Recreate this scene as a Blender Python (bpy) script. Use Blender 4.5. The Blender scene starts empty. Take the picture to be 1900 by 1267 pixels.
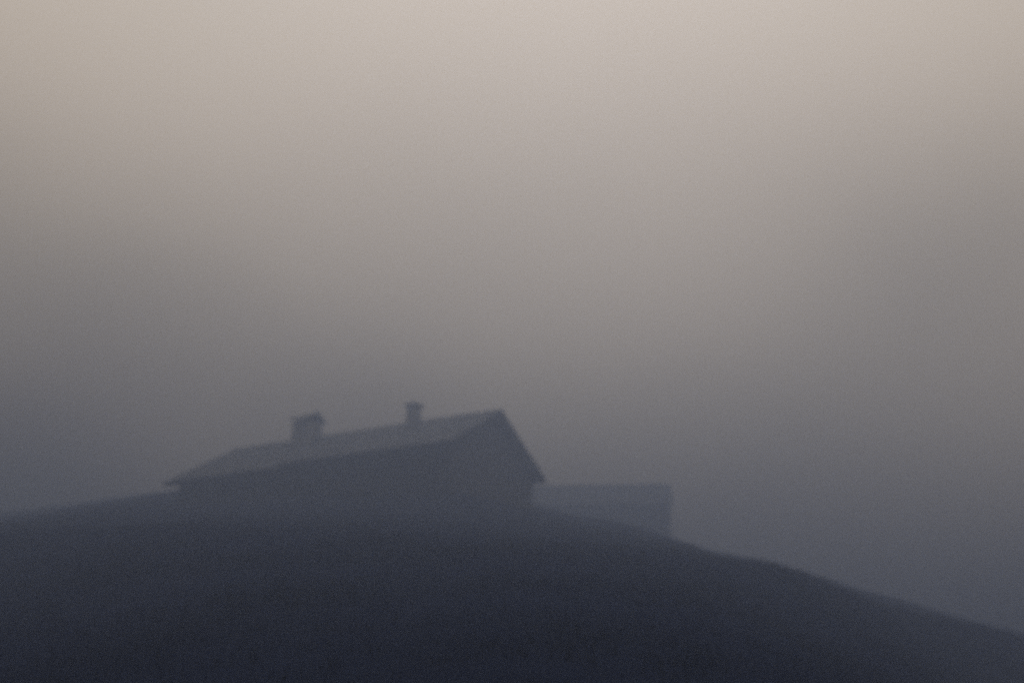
import bpy, bmesh, math, random
import numpy as np
from mathutils import Vector, Matrix, noise

random.seed(4)
sc = bpy.context.scene
C = sc.collection

# ------------------------------------------------------------------ camera
PITCH = math.radians(18.47)
cam_d = bpy.data.cameras.new('camera')
cam_d.lens = 50.0
cam_d.sensor_width = 36.0
cam_d.dof.use_dof = True
cam_d.dof.focus_distance = 8.0
cam_d.dof.aperture_fstop = 1.15
cam_d.clip_start = 0.1
cam_d.clip_end = 5000
cam = bpy.data.objects.new('camera', cam_d)
cam.location = (0, 0, 0)
cam.rotation_euler = (math.pi / 2 + PITCH, 0, 0)
C.objects.link(cam)
sc.camera = cam

# ------------------------------------------------------------------ light
SUN_EL = math.radians(41)
SUN_AZ = math.radians(3)          # from +Y towards +X: almost straight ahead, above the frame
SUN_STRENGTH = 0.56
FOG_DENSITY = 0.0222
FOG_COLOR = (0.270, 0.333, 0.482)
FOG_ANISO = 0.72

sun_d = bpy.data.lights.new('sun', 'SUN')
sun_d.energy = SUN_STRENGTH
sun_d.angle = math.radians(14)
sun_d.color = (1.0, 0.90, 0.78)
sun = bpy.data.objects.new('sun', sun_d)
sdir = Vector((math.sin(SUN_AZ) * math.cos(SUN_EL), math.cos(SUN_AZ) * math.cos(SUN_EL), math.sin(SUN_EL)))
sun.rotation_euler = sdir.to_track_quat('Z', 'Y').to_euler()
sun.location = (0, 0, 400)
C.objects.link(sun)

BANKS = [(-17, 22, 0.22, -0.03), (18, 23, 0.20, -0.06), (3, 27, 0.30, -0.02), (8, 18, 0.20, 0.05), (-15, 18, 0.18, -0.04), (-6, 14.5, 0.13, -0.05), (-20, 9.5, 0.15, -0.17), (22, 10, 0.26, 0.14), (-17, 32, 0.25, 0.07), (17, 32, 0.22, 0.06)]
w = bpy.data.worlds.new('World')
sc.world = w
w.use_nodes = True
nt = w.node_tree
N, L = nt.nodes, nt.links
N.clear()
out = N.new('ShaderNodeOutputWorld')
mix = N.new('ShaderNodeMixShader')
bg_clear = N.new('ShaderNodeBackground')
bg_cloud = N.new('ShaderNodeBackground')
skyt = N.new('ShaderNodeTexSky')
skyt.sky_type = 'NISHITA'
skyt.sun_disc = False
skyt.sun_elevation = SUN_EL
skyt.sun_rotation = SUN_AZ
skyt.dust_density = 4.0
skyt.air_density = 1.0
bg_clear.inputs['Strength'].default_value = 0.05
L.new(skyt.outputs[0], bg_clear.inputs['Color'])
# a thick overcast: dark low down, opening to a warm brighter layer higher up and round the hidden sun
tc = N.new('ShaderNodeTexCoord')
nrm = N.new('ShaderNodeVectorMath'); nrm.operation = 'NORMALIZE'
L.new(tc.outputs['Generated'], nrm.inputs[0])
sep = N.new('ShaderNodeSeparateXYZ')
L.new(nrm.outputs[0], sep.inputs[0])
dot = N.new('ShaderNodeVectorMath'); dot.operation = 'DOT_PRODUCT'
dot.inputs[1].default_value = sdir
L.new(nrm.outputs[0], dot.inputs[0])
nz = N.new('ShaderNodeTexNoise')
nz.inputs['Scale'].default_value = 4.0
nz.inputs['Detail'].default_value = 3.0
nz.inputs['Roughness'].default_value = 0.4
L.new(nrm.outputs[0], nz.inputs['Vector'])
nm = N.new('ShaderNodeMath'); nm.operation = 'MULTIPLY_ADD'      # (noise-0.5)*amp
nm.inputs[1].default_value = 0.17
nm.inputs[2].default_value = -0.085
L.new(nz.outputs['Fac'], nm.inputs[0])
# height in the cloud = z + 0.35*(cos to sun - 0.85) + noise
ma = N.new('ShaderNodeMath'); ma.operation = 'MULTIPLY_ADD'
ma.inputs[1].default_value = 0.32
ma.inputs[2].default_value = -0.32 * 0.92
L.new(dot.outputs['Value'], ma.inputs[0])
ad1 = N.new('ShaderNodeMath'); ad1.operation = 'ADD'
L.new(sep.outputs['Z'], ad1.inputs[0]); L.new(ma.outputs[0], ad1.inputs[1])
ad2 = N.new('ShaderNodeMath'); ad2.operation = 'ADD'
L.new(ad1.outputs[0], ad2.inputs[0]); L.new(nm.outputs[0], ad2.inputs[1])
prev = ad2
# banks of thicker and thinner cloud: (azimuth, elevation, width, change)
for az, el, wd, amt in BANKS:
    az, el = math.radians(az), math.radians(el)
    d_ = N.new('ShaderNodeVectorMath'); d_.operation = 'DISTANCE'
    d_.inputs[1].default_value = (math.sin(az) * math.cos(el), math.cos(az) * math.cos(el), math.sin(el))
    L.new(nrm.outputs[0], d_.inputs[0])
    mr = N.new('ShaderNodeMapRange'); mr.interpolation_type = 'SMOOTHERSTEP'
    mr.inputs['From Min'].default_value = 0.0
    mr.inputs['From Max'].default_value = wd
    mr.inputs['To Min'].default_value = amt
    mr.inputs['To Max'].default_value = 0.0
    L.new(d_.outputs['Value'], mr.inputs['Value'])
    s_ = N.new('ShaderNodeMath'); s_.operation = 'ADD'
    L.new(prev.outputs[0], s_.inputs[0]); L.new(mr.outputs[0], s_.inputs[1])
    prev = s_
ad2 = prev
ramp = N.new('ShaderNodeValToRGB')
ramp.color_ramp.interpolation = 'B_SPLINE'
STOPS = [(0.00, (0.092, 0.080, 0.062)),
         (0.16, (0.300, 0.228, 0.148)),
         (0.26, (0.505, 0.398, 0.258)),
         (0.36, (0.745, 0.590, 0.395)),
         (0.50, (0.960, 0.770, 0.545)),
         (0.66, (1.000, 0.820, 0.590)),
         (1.00, (0.750, 0.660, 0.550))]
els = ramp.color_ramp.elements
els[0].position, els[0].color = STOPS[0][0], (*STOPS[0][1], 1)
els[1].position, els[1].color = STOPS[-1][0], (*STOPS[-1][1], 1)
for p, c in STOPS[1:-1]:
    e = els.new(p); e.color = (*c, 1)
L.new(ad2.outputs[0], ramp.inputs['Fac'])
L.new(ramp.outputs['Color'], bg_cloud.inputs['Color'])
bg_cloud.inputs['Strength'].default_value = 1.34
mix.inputs['Fac'].default_value = 0.93
L.new(bg_clear.outputs[0], mix.inputs[1])
L.new(bg_cloud.outputs[0], mix.inputs[2])
L.new(mix.outputs[0], out.inputs['Surface'])

sc.view_settings.view_transform = 'Standard'
sc.view_settings.look = 'None'
sc.view_settings.exposure = 0.0
sc.view_settings.gamma = 1.0
sc.cycles.volume_bounces = 4
sc.cycles.max_bounces = 6
sc.cycles.diffuse_bounces = 2
sc.cycles.use_denoising = False
sc.cycles.pixel_filter_type = 'BLACKMAN_HARRIS'
sc.cycles.filter_width = 2.8

# ------------------------------------------------------------------ helpers
def material(name, base, rough=0.85, scale=3.0, var=0.35, bump=0.0, bump_scale=20.0, spec=0.05):
    m = bpy.data.materials.new(name)
    m.use_nodes = True
    n, l = m.node_tree.nodes, m.node_tree.links
    b = n['Principled BSDF']
    b.inputs['Roughness'].default_value = rough
    b.inputs['Specular IOR Level'].default_value = spec
    t = n.new('ShaderNodeTexCoord')
    a = n.new('ShaderNodeTexNoise')
    a.inputs['Scale'].default_value = scale
    a.inputs['Detail'].default_value = 6
    l.new(t.outputs['Object'], a.inputs['Vector'])
    r = n.new('ShaderNodeValToRGB')
    r.color_ramp.elements[0].position = 0.3
    r.color_ramp.elements[1].position = 0.7
    r.color_ramp.elements[0].color = (*[v * (1 - var) for v in base], 1)
    r.color_ramp.elements[1].color = (*[v * (1 + var) for v in base], 1)
    l.new(a.outputs['Fac'], r.inputs['Fac'])
    l.new(r.outputs['Color'], b.inputs['Base Color'])
    if bump:
        c = n.new('ShaderNodeTexNoise')
        c.inputs['Scale'].default_value = bump_scale
        c.inputs['Detail'].default_value = 4
        l.new(t.outputs['Object'], c.inputs['Vector'])
        k = n.new('ShaderNodeBump')
        k.inputs['Strength'].default_value = bump
        k.inputs['Distance'].default_value = 0.03
        l.new(c.outputs['Fac'], k.inputs['Height'])
        l.new(k.outputs['Normal'], b.inputs['Normal'])
    return m

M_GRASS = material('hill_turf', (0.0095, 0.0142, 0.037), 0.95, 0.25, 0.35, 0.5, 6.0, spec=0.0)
M_WALL = material('weathered_timber', (0.030, 0.029, 0.030), 0.85, 2.0, 0.3, 0.4, 12)
M_ROOF = material('roof_slate', (0.215, 0.235, 0.275), 0.7, 1.5, 0.3, 0.4, 8)
M_LIT_GABLE = material('lit_gable_wall', (0.10, 0.10, 0.105), 0.9, 1.2, 0.15, 0.3, 14, spec=0.0)  # paler than the long walls: light falling on the gable, painted as base colour
M_SHEET = material('barn_sheeting', (0.06, 0.063, 0.07), 0.7, 1.5, 0.3, 0.3, 5)
M_TRIM = material('dark_trim', (0.030, 0.029, 0.030), 0.8, 4.0, 0.25)
M_STONE = material('chimney_stone', (0.36, 0.375, 0.40), 0.9, 3.0, 0.35, 0.6, 9)
M_CAP = material('chimney_slab', (0.40, 0.415, 0.44), 0.85, 3.0, 0.3)

def obj(name, bm, mat, parent=None, smooth=False):
    me = bpy.data.meshes.new(name)
    bmesh.ops.recalc_face_normals(bm, faces=bm.faces)
    bm.to_mesh(me); bm.free()
    me.materials.append(mat)
    if smooth:
        for p in me.polygons: p.use_smooth = True
    o = bpy.data.objects.new(name, me)
    C.objects.link(o)
    if parent: o.parent = parent
    return o

def add_box(bm, lo, hi, taper=0.0):
    x0, y0, z0 = lo; x1, y1, z1 = hi
    t = taper
    v = [bm.verts.new(p) for p in ((x0, y0, z0), (x1, y0, z0), (x1, y1, z0), (x0, y1, z0),
                                   (x0 + t, y0 + t, z1), (x1 - t, y0 + t, z1), (x1 - t, y1 - t, z1), (x0 + t, y1 - t, z1))]
    for f in ((0, 3, 2, 1), (4, 5, 6, 7), (0, 1, 5, 4), (1, 2, 6, 5), (2, 3, 7, 6), (3, 0, 4, 7)):
        bm.faces.new([v[i] for i in f])

def add_prism(bm, poly, y0, y1):
    """polygon in x,z pushed along y"""
    a = [bm.verts.new((x, y0, z)) for x, z in poly]
    b = [bm.verts.new((x, y1, z)) for x, z in poly]
    bm.faces.new(a); bm.faces.new(b[::-1])
    n = len(poly)
    for i in range(n):
        j = (i + 1) % n
        bm.faces.new((a[i], b[i], b[j], a[j]))

# ------------------------------------------------------------------ terrain
HOUSE_A = Vector((-2.384, 55.49))            # near left corner of the eaves
G_DIR = Vector((0.4795, 0.8776))             # along the gable
R_DIR = Vector((-0.8776, 0.4795))            # along the ridge, away from the gable
EAVE_Z = 14.39
RIDGE_Z = EAVE_Z + 2.18
W, LEN = 8.0, 14.6
BASE_Z = 12.3

def smooth01(t):
    t = np.clip(t, 0, 1)
    return t * t * (3 - 2 * t)

def yb(x):                                    # the rise the house stands against
    return np.interp(x, [-60, -20, 0, 10, 60], [84, 78, 76, 78, 95])
def yc(x):                                    # the farthest rise
    return np.interp(x, [-60, 0, 60], [130, 120, 150])
def ya(x):                                    # distance of the first rise, nearer in the middle
    return np.interp(x, [-60, -14, -4, 4, 14, 60], [52, 42, 34, 34, 48, 84])
# cross sections of the two rises of the hill, surveyed as (x, z) at y = YA and y = YB
def section(px, Y):
    c, s = math.cos(PITCH), math.sin(PITCH)
    r = []
    for u, v in px:
        a, b = (u - 950) / 2639., -(v - 633.5) / 2639.
        y = Y(0.0)
        for _ in range(20):
            k = y / (c - b * s)
            y = 0.5 * y + 0.5 * float(Y(a * k))
        k = y / (c - b * s)
        r.append((a * k, (s + b * c) * k))
    return np.array(r)
CREST = [(-1500, 1240), (-500, 1050), (0, 992), (300, 972), (600, 988), (900, 1000), (1110, 1008), (1250, 1038), (1325, 1040),
         (1415, 1046), (1550, 1088), (1690, 1135), (1900, 1184), (2400, 1290), (3200, 1430)]
SEC_A = section(CREST, ya)
SEC_B = section([(-1500, 1190), (-500, 1010), (0, 972), (150, 950), (300, 920), (420, 905), (700, 900), (900, 912), (1000, 945), (1130, 972), (1250, 1015),
                 (1330, 1030), (1415, 1040), (1550, 1084), (1690, 1133), (1900, 1183), (2400, 1290), (3200, 1430)], yb)
SEC_C = section([(-1500, 1120), (-500, 985), (0, 952), (150, 932), (300, 912), (420, 900), (700, 900), (1000, 945), (1130, 970), (1250, 1012),
                 (1330, 1027), (1415, 1036), (1550, 1078), (1690, 1126), (1900, 1174), (2400, 1280), (3200, 1420)], yc)
def lookup(sec, x, blur):
    z = 0
    for k in (-1, -0.5, 0, 0.5, 1):
        z = z + np.interp(x + k * blur, sec[:, 0], sec[:, 1])
    return z / 5

def ground(x, y):
    x = np.asarray(x, float); y = np.asarray(y, float)
    zA, zB, zC = lookup(SEC_A, x, 0.9), lookup(SEC_B, x, 1.0), lookup(SEC_C, x, 2.0)
    A, YB, YC = ya(x), yb(x), yc(x)
    t = np.clip(y / A, 0, 1)
    z0 = -1.6 - 0.22 * np.clip(x - 1.5, 0, 40) - 0.10 * np.clip(-x - 2, 0, 40)               # the ground drops away to the right
    z = z0 + (zA - z0) * t ** np.interp(x, [-12, 0, 3, 14], [1.5, 1.05, 1.1, 2.2])
    u = np.clip((y - A) / (YB - A), 0, 1)
    u = 0.8 * u + 0.2 * smooth01(u)
    z = np.where(y > A, zA + (zB - zA) * u, z)
    u = np.clip((y - YB) / (YC - YB), 0, 1)
    z = np.where(y > YB, zB + (zC - zB) * u, z)
    z = np.where(y > YC, zC - 0.12 * (y - YC), z)
    z = np.where(y < 0, z0 + 0.10 * y, z)
    # levelled platform for the house
    px, py = x - HOUSE_A.x, y - HOUSE_A.y
    g = px * G_DIR.x + py * G_DIR.y
    r = px * R_DIR.x + py * R_DIR.y
    d = np.maximum(np.maximum(-g, g - W), np.maximum(-r, r - LEN))
    m = smooth01(1 - (d + 0.3) / 3.0)
    z = z * (1 - m) + BASE_Z * m
    return z

def axis(lo, hi, dense_lo, dense_hi, fine, grow=1.12):
    a = list(np.arange(dense_lo, dense_hi + 1e-6, fine))
    s = fine; v = dense_hi
    while v < hi:
        s *= grow; v += s; a.append(min(v, hi))
    s = fine; v = dense_lo
    while v > lo:
        s *= grow; v -= s; a.insert(0, max(v, lo))
    return np.array(sorted(set(a)))

def fbm(x, y, sc_):
    return noise.fractal(Vector((x * sc_, y * sc_, 3.7)), 1.0, 2.0, 4)

xs = axis(-400, 400, -36, 40, 0.5)
ys = axis(-120, 420, 0, 170, 0.6)
X, Y = np.meshgrid(xs, ys)
Z = ground(X, Y)
nx, ny = len(xs), len(ys)
ZN = np.zeros_like(Z)
for j in range(ny):
    for i in range(nx):
        x, y = xs[i], ys[j]
        near = min(1.0, 0.25 + y / 40) if y > 0 else 0.25
        ZN[j, i] = near * (0.16 * fbm(x, y, 0.22) + 0.05 * fbm(x + 40, y, 1.1))
Z = Z + ZN
verts = np.stack([X.ravel(), Y.ravel(), Z.ravel()], 1)
idx = np.arange(nx * ny).reshape(ny, nx)
faces = np.stack([idx[:-1, :-1].ravel(), idx[:-1, 1:].ravel(), idx[1:, 1:].ravel(), idx[1:, :-1].ravel()], 1)
me = bpy.data.meshes.new('hill')
me.from_pydata(verts.tolist(), [], faces.tolist())
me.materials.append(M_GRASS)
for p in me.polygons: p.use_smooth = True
hill = bpy.data.objects.new('hill', me)
hill['kind'] = 'structure'
hill['label'] = 'dark grassy hillside rising into the fog below the house'
hill['category'] = 'hill'
C.objects.link(hill)

# ------------------------------------------------------------------ house
house = bpy.data.objects.new('house', None)
house.location = (HOUSE_A.x, HOUSE_A.y, BASE_Z)
house.rotation_euler = (0, 0, math.atan2(G_DIR.y, G_DIR.x))   # local x along the gable, local y along the ridge
house['label'] = 'dark gabled house on the foggy hill with two chimneys on its long roof ridge'
house['category'] = 'house'
C.objects.link(house)
EZ = EAVE_Z - BASE_Z           # eaves
RZ = RIDGE_Z - BASE_Z
OV_E, OV_V = 0.45, 0.40        # overhang at the eaves and the verges
slope = (RZ - EZ) / (W / 2)
T = 0.20                       # roof thickness, measured down
SPLIT = 8.6                    # beyond this the left slope runs down lower over a wider back part
EXT = 0.5
# walls: a pentagon pushed along the ridge, the back part wider on the left
bm = bmesh.new()
wx0, wx1 = OV_E, W - OV_E
wz = EZ + slope * OV_E - T - 0.01
add_prism(bm, [(wx0, -1.2), (wx1, -1.2), (wx1, wz), (W / 2, RZ - T - 0.01), (wx0, wz)], OV_V, LEN - OV_V)
add_prism(bm, [(wx0 - EXT, -1.2), (wx0 + 0.002, -1.2), (wx0 + 0.002, wz - 0.004), (wx0 - EXT, wz - slope * EXT - 0.004)], SPLIT + 0.35, LEN - OV_V - 0.004)
obj('wall', bm, M_WALL, house)
# the gable wall facing the camera's right: a skin proud of the timber, its brighter light put into the colour
bm = bmesh.new()
gz = wz - 0.012
add_prism(bm, [(wx0 - 0.004, -1.2), (wx1 + 0.004, -1.2), (wx1 + 0.004, gz), (W / 2, RZ - T - 0.022), (wx0 - 0.004, gz)], OV_V - 0.06, OV_V - 0.003)
gw = obj('gable_wall', bm, M_LIT_GABLE, house)
gw['label'] = 'gable wall, its brighter light put into a paler colour'
# roof: two slopes with thickness
bm = bmesh.new()
add_prism(bm, [(0, EZ), (W / 2, RZ), (W, EZ), (W, EZ - T), (W / 2, RZ - T), (0, EZ - T)], 0, LEN)
add_prism(bm, [(-EXT, EZ - slope * EXT), (-0.002, EZ - 0.002), (-0.002, EZ - T), (-EXT, EZ - slope * EXT - T)], SPLIT, LEN - 0.003)
# slates: staggered courses as shallow steps on both slopes
courses = 16
sl = W / 2 / courses
for side in (0, 1):
    for k in range(-2 if side == 0 else 0, courses):
        x0, x1 = k * sl, (k + 1) * sl
        y = (-0.01 if k >= 0 else SPLIT) + (k % 2) * 0.14
        while y < LEN - 0.1:
            y2 = min(y + 0.29, LEN + 0.01)
            lift = 0.012 + random.random() * 0.014
            a, b = x0 - 0.03, x1
            za, zb = EZ + slope * a + 0.022 + lift, EZ + slope * b + 0.006
            q = []
            for xx, zz in ((a, za), (b, zb)):
                X_ = xx if side == 0 else W - xx
                q.append((X_, zz))
            v = [bm.verts.new((q[0][0], y + 0.006, q[0][1])), bm.verts.new((q[0][0], y2 - 0.006, q[0][1])),
                 bm.verts.new((q[1][0], y2 - 0.006, q[1][1])), bm.verts.new((q[1][0], y + 0.006, q[1][1])),
                 bm.verts.new((q[0][0], y + 0.006, q[0][1] - 0.02)), bm.verts.new((q[0][0], y2 - 0.006, q[0][1] - 0.02))]
            bm.faces.new((v[0], v[1], v[2], v[3]))
            bm.faces.new((v[0], v[4], v[5], v[1]))
            y = y2
roof = obj('roof', bm, M_ROOF, house)
# ridge capping
bm = bmesh.new()
y = 0.0
while y < LEN - 0.05:
    y2 = min(y + 0.42, LEN)
    h = 0.05 + random.random() * 0.012
    add_prism(bm, [(W / 2 - 0.16, RZ - slope * 0.16 + 0.045), (W / 2, RZ + h + 0.04), (W / 2 + 0.16, RZ - slope * 0.16 + 0.045), (W / 2, RZ + 0.01)], y - 0.01, y2 - 0.02)
    y = y2
obj('ridge_tiles', bm, M_ROOF, roof)
# barge boards
for y0, y1 in ((-0.045, -0.003), (LEN + 0.003, LEN + 0.045)):
    for s in (0, 1):
        bm = bmesh.new()
        pl = [(0.0, EZ - T - 0.06), (0.0, EZ + 0.03), (W / 2 - 0.002, RZ + 0.03), (W / 2 - 0.002, RZ - T - 0.06)]
        if s: pl = [(W - x, z) for x, z in pl]
        add_prism(bm, pl, y0, y1)
        obj('barge_board', bm, M_TRIM, roof)
# gutters with their brackets
for s in (0, 1):
    bm = bmesh.new()
    seg = 8
    r0, r1 = 0.075, 0.065
    cx_ = -0.085 if s == 0 else W + 0.085
    cz_ = EZ - 0.06
    prof = [(cx_ + r0 * math.cos(math.pi + math.pi * i / seg), cz_ + r0 * math.sin(math.pi + math.pi * i / seg)) for i in range(seg + 1)]
    prof += [(cx_ + r1 * math.cos(math.pi + math.pi * i / seg), cz_ + r1 * math.sin(math.pi + math.pi * i / seg)) for i in range(seg, -1, -1)]
    if s:
        add_prism(bm, prof, -0.05, LEN + 0.05)
    else:
        add_prism(bm, prof, -0.05, SPLIT - 0.01)
        obj('gutter', bm, M_TRIM, roof)
        bm = bmesh.new()
        add_prism(bm, [(x - EXT, z - slope * EXT) for x, z in prof], SPLIT - 0.04, LEN + 0.05)
    obj('gutter', bm, M_TRIM, roof)

def chimney(yc, wx, wy, top, label, kind):
    """a stack straddling the ridge; top is the height of the shaft over the ridge"""
    zb, zt = RZ - slope * wx / 2 - 0.35, RZ + top
    bm = bmesh.new()
    x0, x1, y0, y1 = W / 2 - wx / 2, W / 2 + wx / 2, yc - wy / 2, yc + wy / 2
    add_box(bm, (x0, y0, zb), (x1, y1, zt), 0.03)
    bmesh.ops.bevel(bm, geom=[e for e in bm.edges], offset=0.025, segments=2, affect='EDGES')
    c = obj('chimney', bm, M_STONE, roof)
    c['label'] = label
    # lead flashing round the foot
    if kind == 'saddle':
        # small stone saddle roof on short piers
        h0 = zt + 0.002
        bm = bmesh.new()
        e = 0.10
        zc = h0
        mx = W / 2
        add_prism(bm, [(x0 - e, zc), (mx, zc + 0.36), (x1 + e, zc), (x1 + e, zc + 0.09), (mx, zc + 0.45), (x0 - e, zc + 0.09)], y0 - e, y1 + e)
        obj('chimney_cap', bm, M_CAP, c)
    else:
        bm = bmesh.new()
        e = 0.06
        add_box(bm, (x0 - e, y0 - e, zt + 0.002), (x1 + e, y1 + e, zt + 0.12))
        bmesh.ops.bevel(bm, geom=[e_ for e_ in bm.edges], offset=0.02, segments=1, affect='EDGES')
        obj('chimney_cap', bm, M_CAP, c)
    return c
chimney(10.3, 1.2, 0.95, 0.84, 'broad stone chimney with a little pitched cap', 'saddle')
chimney(4.45, 0.56, 0.56, 0.78, 'slim square chimney with a flat slab cap', 'slab')

# ------------------------------------------------------------------ barn beyond the gable
def at(u, v, y):
    c, s = math.cos(PITCH), math.sin(PITCH)
    a, b = (u - 950) / 2639., -(v - 633.5) / 2639.
    k = y / (c - b * s)
    return Vector((a * k, y, (s + b * c) * k))
tip = at(1243, 899, 106.0)                     # near end of the ridge
BH, BW, BL = 6.2, 7.6, 12.5                    # height to the ridge, width, length
barn = bpy.data.objects.new('barn', None)
barn.location = (tip.x, tip.y, tip.z - BH)
barn.rotation_euler = (0, 0, math.radians(-3))    # local -x runs along the ridge, behind the house
barn['label'] = 'low plain barn beyond the right gable of the house, almost lost in the fog'
barn['category'] = 'barn'
C.objects.link(barn)
def add_prism_x(bm, poly, x0, x1):
    """polygon in y,z pushed along x"""
    a = [bm.verts.new((x0, y, z)) for y, z in poly]
    b = [bm.verts.new((x1, y, z)) for y, z in poly]
    bm.faces.new(a); bm.faces.new(b[::-1])
    n = len(poly)
    for i in range(n):
        j = (i + 1) % n
        bm.faces.new((a[i], b[i], b[j], a[j]))
be = BH - 2.2
bs = 2.2 / (BW / 2)
bm = bmesh.new()
i_ = 0.3
add_prism_x(bm, [(-BW / 2 + i_, -1.5), (BW / 2 - i_, -1.5), (BW / 2 - i_, be + bs * i_ - 0.16), (0, BH - 0.16), (-BW / 2 + i_, be + bs * i_ - 0.16)], -BL + 0.25, -0.25)
obj('wall', bm, M_WALL, barn)
bm = bmesh.new()
add_prism_x(bm, [(-BW / 2, be), (0, BH), (BW / 2, be), (BW / 2, be - 0.14), (0, BH - 0.14), (-BW / 2, be - 0.14)], -BL, 0)
broof = obj('roof', bm, M_SHEET, barn)
bm = bmesh.new()
x = -BL
while x < -0.05:                              # rows of sheets over the ridge
    x2 = min(x + 0.9, 0)
    add_prism_x(bm, [(-0.2, BH - bs * 0.2 + 0.04), (0, BH + 0.06), (0.2, BH - bs * 0.2 + 0.04), (0, BH + 0.01)], x + 0.005, x2 - 0.01)
    x = x2
obj('ridge_tiles', bm, M_SHEET, broof)

# ------------------------------------------------------------------ grass on the slope
from bisect import bisect
rng = np.random.default_rng(7)
gv, gf = [], []
def blade(x, y, z, h, lean):
    a = rng.uniform(0, math.tau)
    wd = h * 0.07
    dx, dy = math.cos(a) * wd, math.sin(a) * wd
    b = rng.uniform(0, math.tau)
    lx, ly = math.cos(b) * lean * h, math.sin(b) * lean * h
    i = len(gv)
    gv.extend([(x - dx, y - dy, z - 0.03), (x + dx, y + dy, z - 0.03),
               (x + lx * 0.4 + dx * 0.7, y + ly * 0.4 + dy * 0.7, z + h * 0.6), (x + lx * 0.4 - dx * 0.7, y + ly * 0.4 - dy * 0.7, z + h * 0.6),
               (x + lx, y + ly, z + h)])
    gf.extend([(i, i + 1, i + 2, i + 3), (i + 3, i + 2, i + 4)])
n_tuft = 9000
ty = 6 + 50 * rng.random(n_tuft) ** 0.7
tx = (rng.random(n_tuft) * 2 - 1) * (0.45 * ty + 4)
for x, y in zip(tx, ty):
    i = max(1, min(nx - 1, bisect(xs, x))); j = max(1, min(ny - 1, bisect(ys, y)))
    fx = (x - xs[i - 1]) / (xs[i] - xs[i - 1]); fy = (y - ys[j - 1]) / (ys[j] - ys[j - 1])
    z = (Z[j - 1, i - 1] * (1 - fx) + Z[j - 1, i] * fx) * (1 - fy) + (Z[j, i - 1] * (1 - fx) + Z[j, i] * fx) * fy
    hh = rng.uniform(0.05, 0.11) * (1.0 + 1.2 * max(0.0, fbm(x, y, 0.3)))
    for _ in range(rng.integers(5, 9)):
        blade(x + rng.normal(0, 0.09), y + rng.normal(0, 0.09), z, hh * rng.uniform(0.6, 1.2), rng.uniform(0.1, 0.7))
me = bpy.data.meshes.new('grass')
me.from_pydata(gv, [], gf)
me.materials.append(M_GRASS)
g_ = bpy.data.objects.new('grass', me)
g_['kind'] = 'stuff'
g_['label'] = 'short dark grass on the near slope'
g_['category'] = 'grass'
C.objects.link(g_)

# ------------------------------------------------------------------ haze
top = max(float(Z.max()), RIDGE_Z + 1.6) + 1.0
bot = float(Z.min()) - 1.0
bm = bmesh.new()
add_box(bm, (-405, -125, bot), (405, 425, top))
m = bpy.data.materials.new('fog')
m.use_nodes = True
n, l = m.node_tree.nodes, m.node_tree.links
n.clear()
o_ = n.new('ShaderNodeOutputMaterial')
v_ = n.new('ShaderNodeVolumePrincipled')
v_.inputs['Color'].default_value = (*FOG_COLOR, 1)
v_.inputs['Density'].default_value = FOG_DENSITY
v_.inputs['Anisotropy'].default_value = FOG_ANISO
l.new(v_.outputs[0], o_.inputs['Volume'])
hz = obj('haze', bm, m)
hz['kind'] = 'stuff'
hz['label'] = 'grey morning fog hanging over the hillside and house'
hz['category'] = 'fog'
